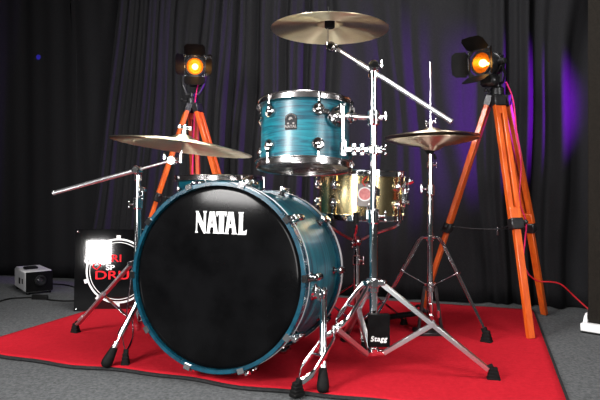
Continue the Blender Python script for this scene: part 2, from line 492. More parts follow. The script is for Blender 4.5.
def claw(front, ang):
    c, s = math.cos(ang), math.sin(ang)
    sg = 1 if front else -1
    base = 0.0 if front else -D
    A = Matrix(((c, -s, 0, 0), (s, c, 0, 0), (0, 0, sg, base), (0, 0, 0, 1)))     # local x radial, y tangential, z out of the face
    g = G(BM @ A)
    pr = [(.281, .0045), (.297, .0045), (.300, .001), (.300, -.034), (.312, -.040), (.312, -.047), (.296, -.047), (.2945, -.030), (.2945, -.0005), (.281, 0.0005)]
    vs = [(r, -.0105, z) for r, z in pr] + [(r, .0105, z) for r, z in pr]; n = len(pr)
    fs = [list(range(n)), [n + i for i in range(n)][::-1]] + [[i, (i + 1) % n, n + (i + 1) % n, n + i] for i in range(n)]
    g.add(vs, fs)
    o = obj('claw_hook', g, CHROME if front else NICKEL, bd)
    g = G(BM @ A); g.cyl((.305, 0, -.030), (.305, 0, -.085), .0032, 8); g.cyl((.305, 0, -.027), (.305, 0, -.039), .006, 10)
    obj('tension_rod', g, CHROME, o)
    g = G(BM @ A)
    g.lathe([(0, 0), (.006, .0), (.0105, .004), (.012, .012), (.012, .034), (.009, .041), (0, .043)], frame((.305, 0, -.066), (0, 0, -1)), 16)
    g.cyl((.276, 0, -.088), (.303, 0, -.088), .0085, 12)
    g.lathe([(0, 0), (.014, 0), (.014, .003), (.010, .006), (0, .006)], frame((.2785, 0, -.088), (1, 0, 0)), 16)
    obj('lug', g, NICKEL, bd)


for k in range(10):
    claw(True, R(1.5 + 36 * k)); claw(False, R(1.5 + 36 * k))


def spur(side, ang, foot, zloc=-.13):
    c, s = math.cos(ang), math.sin(ang)
    P = BM @ V((RS * c, RS * s, zloc)); n = (BM.to_3x3() @ V((c, s, 0))).normalized(); F = V(foot)
    g = G(); g.lathe([(0, 0), (.027, 0), (.027, .006), (.02, .012), (.02, .018), (.014, .026), (0, .026)], frame(P - n * .002, n), 20)
    g.box((0, 0, .032), (.034, .03, .022), frame(P, n, -a_), .15)
    br = obj('spur_bracket', g, CHROME, bd)
    g = G(); w0 = P + n * .032 - a_ * .03; g.cyl(w0, w0 - a_ * .02, .004, 8); g.bar(w0 - a_ * .02 - V((0, 0, .014)), w0 - a_ * .02 + V((0, 0, .014)), .008, .004)
    obj('wing_bolt', g, CHROME, br)
    P2 = P + n * .034; d = (F - P2); L = d.length; d.normalize()
    g = G(); g.cyl(P2 - d * .02, P2 + d * (L * .60), .0105, 14); g.cyl(P2 + d * (L * .56), P2 + d * (L * .66), .013, 14)
    g.cyl(P2 + d * (L * .64), P2 + d * (L - .07), .005, 10); g.cyl(P2 + d * (L - .088), P2 + d * (L - .064), .011, 14)
    leg = obj('spur', g, CHROME, bd)
    g = G(); q = F - d * .071
    g.lathe([(0, 0), (.0105, 0), (.0125, .012), (.0165, .036), (.0185, .052), (.0165, .064), (.010, .070), (0, .0715)], frame(q, d), 20)
    tag(obj('rubber_foot', g, RUBBER, leg), 'black bulb foot')


spur(1, R(-9), GP(323, 394.5) + V((0, 0, .004)))
spur(-1, R(186), GP(104.5, 369) + V((0, 0, .006)))

# ------------------------------------------------------------------ rack tom
TB = W(304.5, 166, 1.92); TM = frame(TB, (math.sin(R(1.2)), math.sin(R(6)), 1), (1, 0, 0))
tl = [R(-90 - 52 + 66 * k) if k < 3 else 0 for k in range(3)]
tl = [R(-138), R(-75), R(-15), R(45), R(105), R(165)]
tom = drum('rack_tom', TM, .1515, 0, .206, TEAL, 'teal rack tom with dark chrome rims, mounted above the bass drum', tl, HOOPN, lugz=(.044, .05), lug_r=.0195)
# badge
ba = R(-108); d = V((math.cos(ba), math.sin(ba), 0)); FB = TM @ frame(d * .1515 + V((0, 0, .121)), d, (-d.y, d.x, 0))
sh = [(-.0185, -.026), (.0185, -.026), (.0195, -.022)] + [(.0195 * math.cos(t), .010 + .017 * math.sin(t)) for t in [math.pi * k / 10 for k in range(11)]] + [(-.0195, -.022)]
bg = obj('badge', G(FB).prism(sh, .0032, Matrix.Translation((0, 0, -.001))), PEWTER, tom)
g = G(FB); MZ = Matrix.Translation((0, 0, .002))
for k in range(9):
    t = math.pi * (k + .5) / 9; g.box((.0165 * math.cos(t), .010 + .014 * math.sin(t), .0006), (.0022, .0022, .001), MZ)
g.prism([(.007 * math.cos(t) - .001, .006 + .009 * math.sin(t)) for t in [math.pi * k / 8 for k in range(9)]] + [(-.004, .004), (.003, .009)], .001, MZ)
for x in (-.009, .009): g.prism([(x + .004 * math.cos(t), -.006 + .003 * math.sin(t)) for t in [2 * math.pi * k / 10 for k in range(10)]], .001, MZ)
g.text('NATAL', .0125, .001, Matrix.Translation((0, -.0165, .0025)), bold=.0004)
tag(obj('badge_relief', g, TAGG, bg, sharp=20), 'silver relief and lettering on the badge')
# suspension mount on the right side of the tom
ma = R(-52); d = V((math.cos(ma), math.sin(ma), 0)); tg = V((-d.y, d.x, 0))
g = G(TM); p = d * .156 + V((0, 0, .142))
g.lathe([(0, -.004), (.034, -.004), (.036, .004), (.033, .014), (.024, .018), (.020, .028), (.012, .034), (0, .034)], frame(p, d), 24)
for q in (-75, -15):
    e = V((math.cos(R(q)), math.sin(R(q)), 0)) * .163 + V((0, 0, .160)); g.bar(e, d * .165 + V((0, 0, .150)), .016, .006, (0, 0, 1))
mt = obj('mount_bracket', g, NICKEL, tom)
g = G(TM); q = d * .185 + V((0, 0, .142)); g.cyl(q, q + V((0, 0, .04)), .0055, 10); g.bar(q + V((0, 0, .03)) - tg * .016, q + V((0, 0, .042)) + tg * .016, .008, .005, (0, 0, 1))
obj('wing_bolt', g, CHROME, mt)
g = G(TM); e = V((math.cos(R(-160)), math.sin(R(-160)), 0)) * .156
for z in (.150,): g.cyl((e.x, e.y, z), (e.x * 1.06, e.y * 1.06, z), .010, 12)
obj('air_vent', g, NICKEL, tom)

# ------------------------------------------------------------------ cymbals
def cymbal(name, M, r, label, m, bell=.052, bh=.022, bow=.022, flip=1, group=None, th=.0013):
    pr = []
    for i in range(9): t = i / 8; pr.append((.006 + (bell - .006) * t, bow + bh * math.cos(t * math.pi / 2) ** .9 if t < 1 else bow))
    for i in range(1, 13): t = i / 12; pr.append((bell + (r - bell) * t, bow * (1 - t ** 1.5)))
    lo = [(q, z - th) for q, z in pr][::-1]
    o = obj(name, G(M).lathe([(q, z * flip) for q, z in pr + lo], None, 96, True), m, None, M)
    return tag(o, label, 'cymbal', group)


CM = frame(W(329.6, 29.5, 1.87), (math.sin(R(1.0)), math.sin(R(-.5)), 1))
cymbal('crash_cymbal', CM, 58.7 / 560 * 1.87, 'bronze crash cymbal seen from below, highest over the kit', BRONZE, bell=.045, bh=.02, bow=.018)
RM = frame(W(182.3, 147.5, 2.05), (math.sin(R(6.8)), math.sin(R(2.0)), 1))
cymbal('ride_cymbal', RM, 70 / 560 * 2.05, 'wide bronze cymbal at left in front of the orange tripod', BRONZE, bell=.055, bh=.022, bow=.026)
HY = 2.28
HT = W(431.5, 136.3, HY); HM = frame(HT, (math.sin(R(-.9)), 0, 1)); HB = frame(HT - V((0, 0, .015)), (math.sin(R(-.9)), 0, 1))
cymbal('hi_hat_cymbal', HM, 46.7 / 560 * HY, 'upper of the two hi-hat cymbals, facing up', BRONZED, bell=.045, bh=.016, bow=.020)
cymbal('hi_hat_cymbal', HB, 46.7 / 560 * HY, 'lower of the two hi-hat cymbals, turned bell down', BRONZED, bell=.05, bh=.02, bow=.026, flip=-1)


# ------------------------------------------------------------------ stands
def rubber_boot(parent, foot, dirv, w=.028, h=.045, l=.04):
    d = V((dirv[0], dirv[1], 0)).normalized(); M = frame(foot, (0, 0, 1), d); g = G(M)
    for i in range(4):
        g.box((0, 0, .005 + i * h / 4.6), (l * (1 - .13 * i), w * (1 - .1 * i), h / 4.6 + .002), None, .2)
    g.bar((-.004, 0, h * .7), (-.012, 0, h * 1.05), w * .6, l * .45, (0, 1, 0))
    return tag(obj('rubber_foot', g, RUBBER, parent), 'black ribbed rubber foot')


def wing(g, p, d, up=(0, 0, 1), s=1.0):
    p = V(p); d = V(d).normalized(); u = V(up)
    g.cyl(p, p + d * .02 * s, .0042 * s, 10); e = p + d * .02 * s
    g.bar(e - u * .013 * s, e + u * .013 * s, .008 * s, .005 * s, d)
    g.ball(e + u * .013 * s, .005 * s, 10); g.ball(e - u * .013 * s, .005 * s, 10)


def collar(g, c, r, h): g.cyl(V(c) - V((0, 0, h / 2)), V(c) + V((0, 0, h / 2)), r, 18, .2)


# --- boom stand at the right of the bass drum
SC = V((.238, 1.815, 0))
bs = thing('cymbal_stand', SC, 'chrome boom stand right of the bass drum, holding the highest cymbal and the tom', 'cymbal stand', 'chrome cymbal stands')
feet = [GP(297, 396, 0), GP(493.5, 380.5, 0), V((.172, 2.155, 0))]
zt = .285
g = G(); g.cyl(SC + V((0, 0, .05)), SC + V((0, 0, .50)), .0135, 18, .05); obj('lower_tube', g, CHROME, bs)
g = G(); g.cyl(SC + V((0, 0, .49)), SC + V((0, 0, .978)), .0105, 18, .05); obj('upper_tube', g, CHROME, bs)
g = G(); collar(g, SC + V((0, 0, .50)), .019, .05); wing(g, SC + V((.018, -.004, .50)), (1, -.2, 0)); g.cyl(SC + V((-.02, 0, .49)), SC + V((-.02, 0, .52)), .006, 10)
obj('height_clamp', g, CHROME, bs)
g = G(); collar(g, SC + V((0, 0, zt)), .022, .03); collar(g, SC + V((0, 0, zt - .02)), .018, .02)
for f in feet:
    d = (f - SC); d.z = 0; d.normalize(); g.box((.026, 0, 0), (.03, .026, .02), frame(SC + V((0, 0, zt)), (0, 0, 1), d), .2)
obj('leg_collar', g, CHROME, bs)
g = G(); collar(g, SC + V((0, 0, .062)), .018, .026)
for f in feet:
    d = (f - SC); d.z = 0; d.normalize(); g.box((.022, 0, 0), (.028, .02, .018), frame(SC + V((0, 0, .060)), (0, 0, 1), d), .2)
obj('brace_collar', g, CHROME, bs)
for k, f in enumerate(feet):
    d = (f - SC); d.z = 0; d.normalize(); sd = V((-d.y, d.x, 0))
    top = SC + d * .034 + V((0, 0, zt)); end = f - d * .012 + V((0, 0, .038))
    if k == 0:                                   # seen end-on: two side strips that pinch together twice
        for sg in (-1, 1):
            g = G(); L = end - top
            prof = [(0, .010), (.10, .017), (.38, .020), (.46, .006), (.53, .005), (.61, .020), (.87, .026), (.96, .014), (1.0, .004)]
            pts = [top + L * t + sd * (sg * w) for t, w in prof]
            g.tube(catmull(pts, 5), .0095, 8, flat=.32, up=(0, 0, 1))
            lg = obj('leg', g, CHROME, bs)
        for t, q in ((.25, .018), (.50, .006), (.75, .024)):
            g = G(); c = top + L * t; g.cyl(c - sd * q, c + sd * q, .004, 10); obj('rivet', g, CHROME, lg)
    else:
        g = G(); L = (end - top); up = L.cross(sd).normalized()
        M = frame(top, L, sd)
        n = L.length
        g.box((0, 0, n / 2), (.022, .0025, n), M, .2)
        for sg in (-1, 1): g.box((sg * .0105, .006 if up.z < 0 else -.006, n / 2), (.0022, .013, n), M, .2)
        lg = obj('leg', g, BRUSHED, bs)
    rubber_boot(lg, f, d)
    mid = top.lerp(end, .48); h = SC + d * .034 + V((0, 0, .060))
    g = G(); g.bar(h, mid - V((0, 0, .004)), .018, .015, sd, .08); g.cyl(mid - sd * .015, mid + sd * .015, .006, 10)
    obj('brace', g, BRUSHED, bs)
# tilter and boom
TP = SC + V((0, 0, .988)); b0 = W(452, 122, 1.72); b1 = W(333, 46, 1.875)
bdv = (b1 - b0).normalized(); TPb = W(370.5, 68.5, 1.815)
g = G(); collar(g, SC + V((0, 0, .965)), .0155, .04); g.cyl(SC + V((0, -.020, .985)), SC + V((0, .02, .985)), .018, 18)
g.cyl(SC + V((0, -.028, .985)), SC + V((0, -.018, .985)), .012, 14); wing(g, SC + V((.012, -.012, .985)), (.8, -.5, .3), s=.8); obj('boom_tilter', g, CHROME, bs)
g = G(); off = V((0, -.022, 0)); m = W(372, 71, 1.815); 
pa = b0; pb = m; g.cyl(pa, pb, .0075, 12); g.cyl(pb, pb.lerp(b1, .35), .0085, 12); g.cyl(pb.lerp(b1, .3), b1, .0055, 12); g.cyl(pa - (pb - pa).normalized() * .0, pa + (pb - pa).normalized() * .008, .0085, 12)
bo = obj('boom_arm', g, BOOMM, bs)
g = G(); cc = W(331, 47, 1.87); g.cyl(cc - V((0, .016, 0)), cc + V((0, .016, 0)), .015, 18); g.ball(cc + V((.012, -.014, -.004)), .010)
wing(g, cc + V((.006, -.012, -.006)), (.6, -.8, -.2), s=.8); g.cyl(cc + V((-.008, 0, -.004)), W(327.5, 42, 1.87), .008, 12)
obj('cymbal_tilter', g, NICKEL, bs)
g = G(); cz = CM @ V((0, 0, .0)); g.cyl(W(327.6, 44, 1.87), CM @ V((-.004, 0, .075)), .0035, 10); obj('cymbal_rod', g, CHROME, bs)
g = G(M=CM); g.cyl((0, 0, .004), (0, 0, .0365), .017, 18, .2); tag(obj('felt_washer', g, RUBBER, bs), 'black felt under the cymbal bell')
# name plate
PB = V((SC.x + .012, SC.y - .036, .140)); FPl = frame(PB, (.02, -1, .0), (1, 0, 0))
pl = obj('name_plate', G(FPl).box((0, 0, 0), (.069, .104, .02), None, .12), BLACK, bs)
obj('lettering', G(FPl).text('Stagg', .0225, .0012, Matrix.Translation((-.002, -.026, .0106)), shear=.2, bold=.0003), WHITE, pl, sharp=20)

# --- tom holder on the boom stand
th = thing('tom_holder', SC + V((0, 0, .79)), 'chrome tom arm and double clamp between the rack tom and boom stand pole', 'tom mount')
PZ1, PZ2 = W(372, 118, 1.815).z, W(372, 150, 1.815).z
mp = TM @ (V((math.cos(ma), math.sin(ma), 0)) * .186 + V((0, 0, .142)))
g = G(); P1 = SC + V((0, 0, PZ1)); collar(g, P1, .020, .05); collar(g, P1, .0225, .018); g.cyl(P1, P1 + V((.03, -.01, 0)), .008, 12)
wing(g, P1 + V((.02, -.012, .004)), (1, -.3, 0), s=.9); cl = obj('pole_clamp', g, CHROME, th)
g = G(); dd = (mp - P1).normalized(); g.cyl(P1 - dd * -.018, mp, .0065, 12); g.cyl(P1.lerp(mp, .25), P1.lerp(mp, .5), .0085, 12); g.cyl(P1.lerp(mp, .55), P1.lerp(mp, .68), .013, 14); g.ball(P1.lerp(mp, .78), .014)
obj('holder_arm', g, CHROME, th)
g = G(); g.cyl(mp + V((.004, -.004, .03)), V((mp.x + .004, mp.y - .004, PZ2 - .02)), .0065, 12); obj('drop_rod', g, CHROME, th)
P2 = SC + V((0, 0, PZ2)); q2 = V((mp.x + .004, mp.y - .004, PZ2))
g = G(); collar(g, P2, .019, .032); g.box((0, 0, 0), (.05, .034, .024), frame(P2, (0, 0, 1), q2 - P2), .2); wing(g, P2 + V((.018, -.008, 0)), (1, -.15, 0)); wing(g, P2 + V((.012, -.018, .0)), (.7, -.7, 0), s=.7)
obj('pole_clamp', g, CHROME, th)
g = G(); g.bar(q2, P2, .014, .020, (0, 0, 1)); g.cyl(q2 - V((0, 0, .022)), q2 + V((0, 0, .022)), .0125, 14); wing(g, q2 + V((.0, -.008, .004)), (.3, -1, .4)); 
for t in (.35, .62): c = q2.lerp(P2, t); g.cyl(c - V((0, 0, .018)), c + V((0, 0, .02)), .0085, 12); g.ball(c + V((0, -.014, 0)), .009); 
obj('cross_clamp', g, CHROME, th)

# --- left cymbal stand
LC = V((-.6215, 2.143, 0))
ls = thing('cymbal_stand', LC, 'chrome boom stand left of the bass drum, holding the wide low cymbal', 'cymbal stand', 'chrome cymbal stands')
lf = [GP(75.5, 333.5), GP(125.5, 365.5), LC + V((.233, .19, 0))]
zt = .30
g = G(); g.cyl(LC + V((0, 0, .05)), LC + V((0, 0, .53)), .0135, 18, .05); obj('lower_tube', g, CHROME, ls)
g = G(); g.cyl(LC + V((0, 0, .52)), LC + V((0, 0, .648)), .0105, 18, .05); obj('upper_tube', g, CHROME, ls)
g = G(); collar(g, LC + V((0, 0, .535)), .019, .045); wing(g, LC + V((.012, -.014, .56)), (.7, -.6, .2)); wing(g, LC + V((-.014, -.008, .53)), (-1, -.3, 0), s=.8); g.cyl(LC + V((.02, -.01, .585)), LC + V((.02, .01, .585)), .012, 14); obj('height_clamp', g, CHROME, ls)
g = G(); collar(g, LC + V((0, 0, zt)), .022, .03)
for f in lf:
    d = (f - LC); d.z = 0; d.normalize(); g.box((.026, 0, 0), (.03, .026, .02), frame(LC + V((0, 0, zt)), (0, 0, 1), d), .2)
obj('leg_collar', g, CHROME, ls)
g = G(); collar(g, LC + V((0, 0, .075)), .018, .026); obj('brace_collar', g, CHROME, ls)
for k, f in enumerate(lf):
    d = (f - LC); d.z = 0; d.normalize(); sd = V((-d.y, d.x, 0))
    top = LC + d * .034 + V((0, 0, zt)); end = f - d * .012 + V((0, 0, .040)); L = end - top
    if k == 1:
        for sg in (-1, 1):
            g = G(); prof = [(0, .010), (.12, .014), (.55, .014), (.66, .008), (.72, .012), (.86, .016), (1.0, .002)]
            pts = [top + L * t + sd * (sg * w) for t, w in prof]
            g.tube(catmull(pts, 5), .0075, 8, flat=.32, up=(0, 0, 1)); lg = obj('leg', g, CHROME, ls)
    else:
        g = G(); M = frame(top, L, sd); n = L.length; yy = -.005 if (M.to_3x3() @ V((0, 1, 0))).z > 0 else .005
        for sg in (-1, 1): g.box((sg * .0085, 0, n / 2), (.010, .004, n), M, .2)
        g.box((0, yy, n / 2), (.024, .002, n), M, .2); g.box((0, -yy * .5, n * .90), (.026, .012, .035), M, .2); g.box((0, -yy * .5, n * .5), (.026, .012, .03), M, .2)
        lg = obj('leg', g, BRUSHED, ls)
    rubber_boot(lg, f, d, w=.026, h=.048, l=.036)
    mid = top.lerp(end, .5); h = LC + d * .016 + V((0, 0, .075))
    g = G(); g.bar(h, mid, .014, .004, sd); obj('brace', g, CHROME, ls)
e0 = W(53.5, 193, 2.20); e1 = W(172, 160.5, 2.06); em = e0.lerp(e1, (139 - 53.5) / (172 - 53.5))
g = G(); g.cyl(V((LC.x, LC.y, .62)), V((LC.x, LC.y, .655)), .015, 16); g.cyl(em + V((0, -.022, 0)), em + V((0, .022, 0)), .016, 18); g.cyl(em, V((LC.x, LC.y, .645)), .010, 12); g.cyl(em + V((0, -.028, 0)), em + V((0, -.02, 0)), .010, 14); obj('boom_tilter', g, CHROME, ls)
g = G(); g.cyl(e0, em.lerp(e1, .12), .0085, 12); g.cyl(em, e1, .0045, 12); g.cyl(e0, e0.lerp(em, .02), .0095, 12); obj('boom_arm', g, BOOMM, ls)
g = G(); g.cyl(e1 + V((0, -.018, 0)), e1 + V((0, .018, 0)), .016, 18); g.cyl(e1 + V((0, -.024, 0)), e1 + V((0, -.017, 0)), .010, 14); wing(g, e1 + V((-.012, -.012, .006)), (-.8, -.5, .4), s=.8); rb = W(180.5, 160, 2.05)
g.cyl(e1, rb, .009, 12); g.cyl(rb - V((0, 0, .012)), rb + V((0, 0, .02)), .0095, 12); obj('cymbal_tilter', g, CHROME, ls)
g = G(); tp = RM @ V((0, 0, .085)); g.cyl(rb, tp, .0045, 10); obj('cymbal_rod', g, CHROME, ls)
g = G(RM); g.cyl((0, 0, .020), (0, 0, .047), .013, 16); tag(obj('felt_washer', g, RUBBER, ls), 'dark felt washer')
g = G(RM); g.cyl((0, 0, .047), (0, 0, .062), .012, 14); g.cyl((0, 0, .060), (0, 0, .080), .007, 12)
g.bar((-.022, 0, .076), (.022, 0, .072), .012, .008, (0, 0, 1)); g.ball((-.02, 0, .076), .0085); g.ball((.02, 0, .072), .0085); obj('wing_nut', g, CHROME, ls)

# --- hi-hat stand
HC0 = V((HT.x - .006, HY, 0))
hs = thing('hi_hat_stand', HC0, 'chrome hi-hat stand with two arched double-rod legs on the red rug', 'hi-hat stand')
zc = W(430, 238, HY).z
g = G(); g.cyl(HC0 + V((0, 0, .05)), HC0 + V((0, 0, .555)), .0125, 18, .05); obj('lower_tube', g, CHROME, hs)
g = G(); g.cyl(HC0 + V((0, 0, .55)), HC0 + V((0, 0, .765)), .009, 18, .05); obj('upper_tube', g, CHROME, hs)
g = G(); z = W(430, 190, HY).z; collar(g, HC0 + V((0, 0, z)), .0175, .045); wing(g, HC0 + V((-.016, -.004, z + .004)), (-1, -.2, .1), s=1.1); obj('height_clamp', g, CHROME, hs)
g = G(); z = W(430, 165, HY).z; collar(g, HC0 + V((0, 0, z)), .014, .024); wing(g, HC0 + V((.01, -.006, z)), (1, -.2, 0), s=.7); obj('memory_lock', g, CHROME, hs)
g = G(); z = HT.z - .062; collar(g, HC0 + V((0, 0, z)), .015, .02); g.cyl(HC0 + V((0, 0, z)), HC0 + V((0, 0, z + .016)), .020, 18); g.cyl(HC0 + V((.014, -.008, z - .012)), HC0 + V((.020, -.012, z - .032)), .006, 10)
tag(obj('cymbal_seat', g, RUBBER, hs), 'black seat under the lower cymbal')
g = G(); g.cyl(HC0 + V((.003, 0, .70)), W(430.2, 62, HY), .0032, 10); obj('pull_rod', g, CHROME, hs)
g = G(); z0 = W(430, 129, HY).z; g.cyl(HC0 + V((.003, 0, z0 - .012)), HC0 + V((.003, 0, z0 + .03)), .0085, 12); collar(g, HC0 + V((.003, 0, z0 + .028)), .0105, .012); wing(g, HC0 + V((-.004, -.004, z0 + .024)), (-1, -.3, -.3), s=.7); wing(g, HC0 + V((.01, -.004, z0 + .03)), (1, -.2, .2), s=.6); obj('clutch', g, CHROME, hs)
g = G(); collar(g, HC0 + V((0, 0, zc)), .0175, .022); obj('leg_collar', g, CHROME, hs)
g = G(); zh = W(430, 284, HY).z; collar(g, HC0 + V((0, 0, zh)), .024, .012); collar(g, HC0 + V((0, 0, zh - .02)), .016, .02); obj('brace_collar', g, CHROME, hs)
for f in (GP(486.5, 343), GP(370, 337)):
    d = f - HC0; d.z = 0; ln = d.length; d.normalize(); sd = V((-d.y, d.x, 0))
    cv = [(.014, zc + .002), (.034, zc + .002), (.052, zc - .016), (.075, zc - .056), (.075 + (ln - .08) * .5, (zc - .056 + .045) / 2), (ln - .005, .045)]
    for sg in (-1, 1):
        g = G(); pts = [HC0 + d * x + V((0, 0, zz)) + sd * sg * (.009 if i < 5 else .004) for i, (x, zz) in enumerate(cv)]
        g.tube(catmull(pts, 6), .0040, 8); lg = obj('leg', g, CHROME, hs)
    rubber_boot(lg, f, d, w=.032, h=.055, l=.042)
    g = G(); a = HC0 + d * .02 + V((0, 0, zh)); bb = HC0 + d * (.118) + V((0, 0, .258)); g.bar(a, bb, .010, .0035, sd); g.cyl(bb - sd * .014, bb + sd * .014, .005, 10); obj('brace', g, CHROME, hs)
g = G()
for sg in (-1, 1): g.bar(HC0 + V((sg * .048, 0, .012)), HC0 + V((sg * .022, 0, zh - .01)), .012, .012)
g.box((HC0.x, HC0.y - .01, .009), (.13, .10, .016), None, .2); g.box((HC0.x, HC0.y + .012, .1), (.022, .012, .16))
obj('pedal_frame', g, BLACKMETAL, hs)
g = G(); g.cyl(HC0 + V((0, -.018, .09)), HC0 + V((0, -.018, .125)), .008, 12); g.cyl(HC0 + V((.0, -.018, .06)), HC0 + V((0, -.018, .08)), .011, 12); g.cyl(HC0 + V((.028, -.02, .07)), HC0 + V((.028, -.02, .10)), .007, 12); obj('spring_housing', g, CHROME, hs)
g = G(); pd = V((-.86, .5, 0)).normalized(); ps = V((-pd.y, pd.x, 0)); M = frame(HC0 + pd * .03 + V((0, 0, .085)), pd * .21 + V((0, 0, -.055)), ps)
g.box((0, 0, .12), (.085, .012, .24), M, .2); g.box((0, 0, .235), (.075, .02, .05), M, .2)
fb = obj('footboard', g, BLACK, hs)
g = G(); base = HC0 + pd * .25 + V((0, 0, .016)); g.box((0, 0, 0), (.07, .085, .03), frame(base, (0, 0, 1), pd), .15); obj('heel_plate', g, BLACK, hs)
g = G(); g.tube(catmull([HC0 + V((0, -.02, .09)) + pd * .02, HC0 + pd * .05 + V((0, 0, .11)), HC0 + pd * .08 + V((0, 0, .075))], 5), .006, 8); obj('chain', g, BLACKMETAL, hs)

# ------------------------------------------------------------------ snare drum and stand
SP = W(359.5, 215, 2.29); SM = frame(SP, (math.sin(R(1.8)), math.sin(R(-1.0)), 1), (1, 0, 0))
sn = drum('snare_drum', SM, .170, 0, .168, BRASS, 'brass snare drum with chrome rims behind the boom stand pole', [R(-131 + 45 * k) for k in range(8)], CHROME, lugz=(.048, .052), lug_r=.017, lug_m=CHROME, head_bot=HEADW)
g = G(SM); d = V((math.cos(R(-22)), math.sin(R(-22)), 0)); M = frame(d * .170 + V((0, 0, .09)), d, (0, 0, 1))
g.box((0, 0, .009), (.10, .022, .018), M, .2); g.bar(M @ V((.04, 0, .018)), M @ V((.055, 0, .045)), .012, .006); g.cyl(M @ V((-.03, 0, .015)), M @ V((-.03, 0, .034)), .009, 12); g.cyl(M @ V((.018, 0, .015)), M @ V((.018, 0, .03)), .010, 12)
g.cyl(M @ V((-.055, 0, .012)), M @ V((.07, 0, .03)), .0035, 8)
obj('snare_strainer', g, CHROME, sn)
ba = R(-75); d = V((math.cos(ba), math.sin(ba), 0)); FS = SM @ frame(d * .170 + V((0, 0, .100)), d, (-d.y, d.x, 0))
bg = obj('badge', G(FS).prism([(x * .62, y * .62) for x, y in sh], .003, Matrix.Translation((0, 0, -.001))), PEWTER, sn)
# hang tag
a = R(-91); d = V((math.cos(a), math.sin(a), 0)); HTm = SM @ frame(d * .188 + V((0, 0, .090)), d, (-d.y, d.x, 0))
tg_ = thing('hang_tag', HTm.translation, 'grey hang tag with round pink print hanging on the brass snare', 'tag')
obj('card', G(HTm).box((0, -.003, 0), (.056, .085, .0015), None, .2), TAGG, tg_)
o = obj('white_ring', G(HTm).lathe([(.022, .001), (.0265, .001), (.0265, .0018), (.022, .0018)], None, 32, True), WHITE, tg_)
obj('pink_disc', G(HTm).lathe([(0, .0008), (.022, .0008), (.022, .0016), (0, .0016)], None, 32), PINK, tg_)
g = G(HTm); g.tube(catmull([(0, .03, .002), (-.010, .045, .003), (-.004, .056, .002), (.004, .066, .0)], 5), .0035, 8, flat=.5); tag(obj('ribbon', g, REDINK, tg_), 'red ribbon')

ss = thing('snare_stand', V((SP.x, SP.y, 0)), 'dark chrome snare stand under the brass snare drum', 'snare stand')
base = V((SP.x - .012, SP.y, 0))
g = G(); g.cyl(base + V((0, 0, .03)), base + V((0, 0, .36)), .0125, 16, .05); obj('tube', g, CHROME, ss)
g = G(); collar(g, base + V((0, 0, .30)), .018, .04); wing(g, base + V((.01, -.012, .30)), (.7, -.7, 0)); obj('height_clamp', g, CHROME, ss)
bt = base + V((0, 0, .375)); g = G(); g.ball(bt, .022); wing(g, bt + V((-.01, -.012, 0)), (-.5, -.8, -.3)); obj('basket_tilter', g, NICKEL, ss)
for k in range(3):
    an = R(-100 + 120 * k); d = V((math.cos(an), math.sin(an), 0)); rim = SM @ (d * .184)
    g = G(); g.tube(catmull([bt + d * .01, bt + d * .08 + V((0, 0, .028)), V((rim.x, rim.y, rim.z - .045)) - d * .012, V((rim.x, rim.y, rim.z - .012)) + d * .006, V((rim.x, rim.y, rim.z + .012)) + d * .012], 5), .0055, 8)
    bk = obj('basket_arm', g, CHROME, ss)
    g = G(); q = V((rim.x, rim.y, rim.z)) + d * .012; g.cyl(q - V((0, 0, .022)), q + V((0, 0, .02)), .011, 12); obj('rubber_grip', g, RUBBER, bk)
    an = R(30 + 120 * k); d = V((math.cos(an), math.sin(an), 0)); f = base + d * .25
    g = G(); sd = V((-d.y, d.x, 0)); g.bar(base + d * .015 + V((0, 0, .20)), f + V((0, 0, .03)), .016, .005, sd); lg = obj('leg', g, CHROME, ss); rubber_boot(lg, f, d, .022, .036, .03)
    g = G(); g.bar(base + d * .01 + V((0, 0, .04)), base + d * .13 + V((0, 0, .115)), .012, .004, sd); obj('brace', g, CHROME, ss)

# ------------------------------------------------------------------ floor tom behind the bass drum
FT = V((-.352, 2.47, 0)); FM = frame(FT + V((0, 0, .26)), (0, math.sin(R(1)), 1), (1, 0, 0))
ft = drum('floor_tom', FM, .186, 0, .372, TEAL, 'teal floor tom mostly hidden behind the bass drum', [R(-100 + 45 * k) for k in range(8)], HOOPN, lugz=(.06, .06))
for k in range(3):
    an = R(-60 + 120 * k); d = V((math.cos(an), math.sin(an), 0)); g = G()
    pts = [FT + d * .205 + V((0, 0, .46)), FT + d * .205 + V((0, 0, .12)), FT + d * .235 + V((0, 0, .06)), FT + d * .235 + V((0, 0, .02))]
    g.tube(pts, .0055, 10); lg = obj('leg', g, CHROME, ft)
    g = G(); g.box((0, 0, .012), (.04, .06, .024), FM @ frame(d * .186 + V((0, 0, .12)), d, (-d.y, d.x, 0)), .2); obj('leg_bracket', g, NICKEL, lg)
    g = G(); q = FT + d * .235; g.cyl(q, q + V((0, 0, .04)), .014, 14); obj('rubber_foot', g, RUBBER, lg)


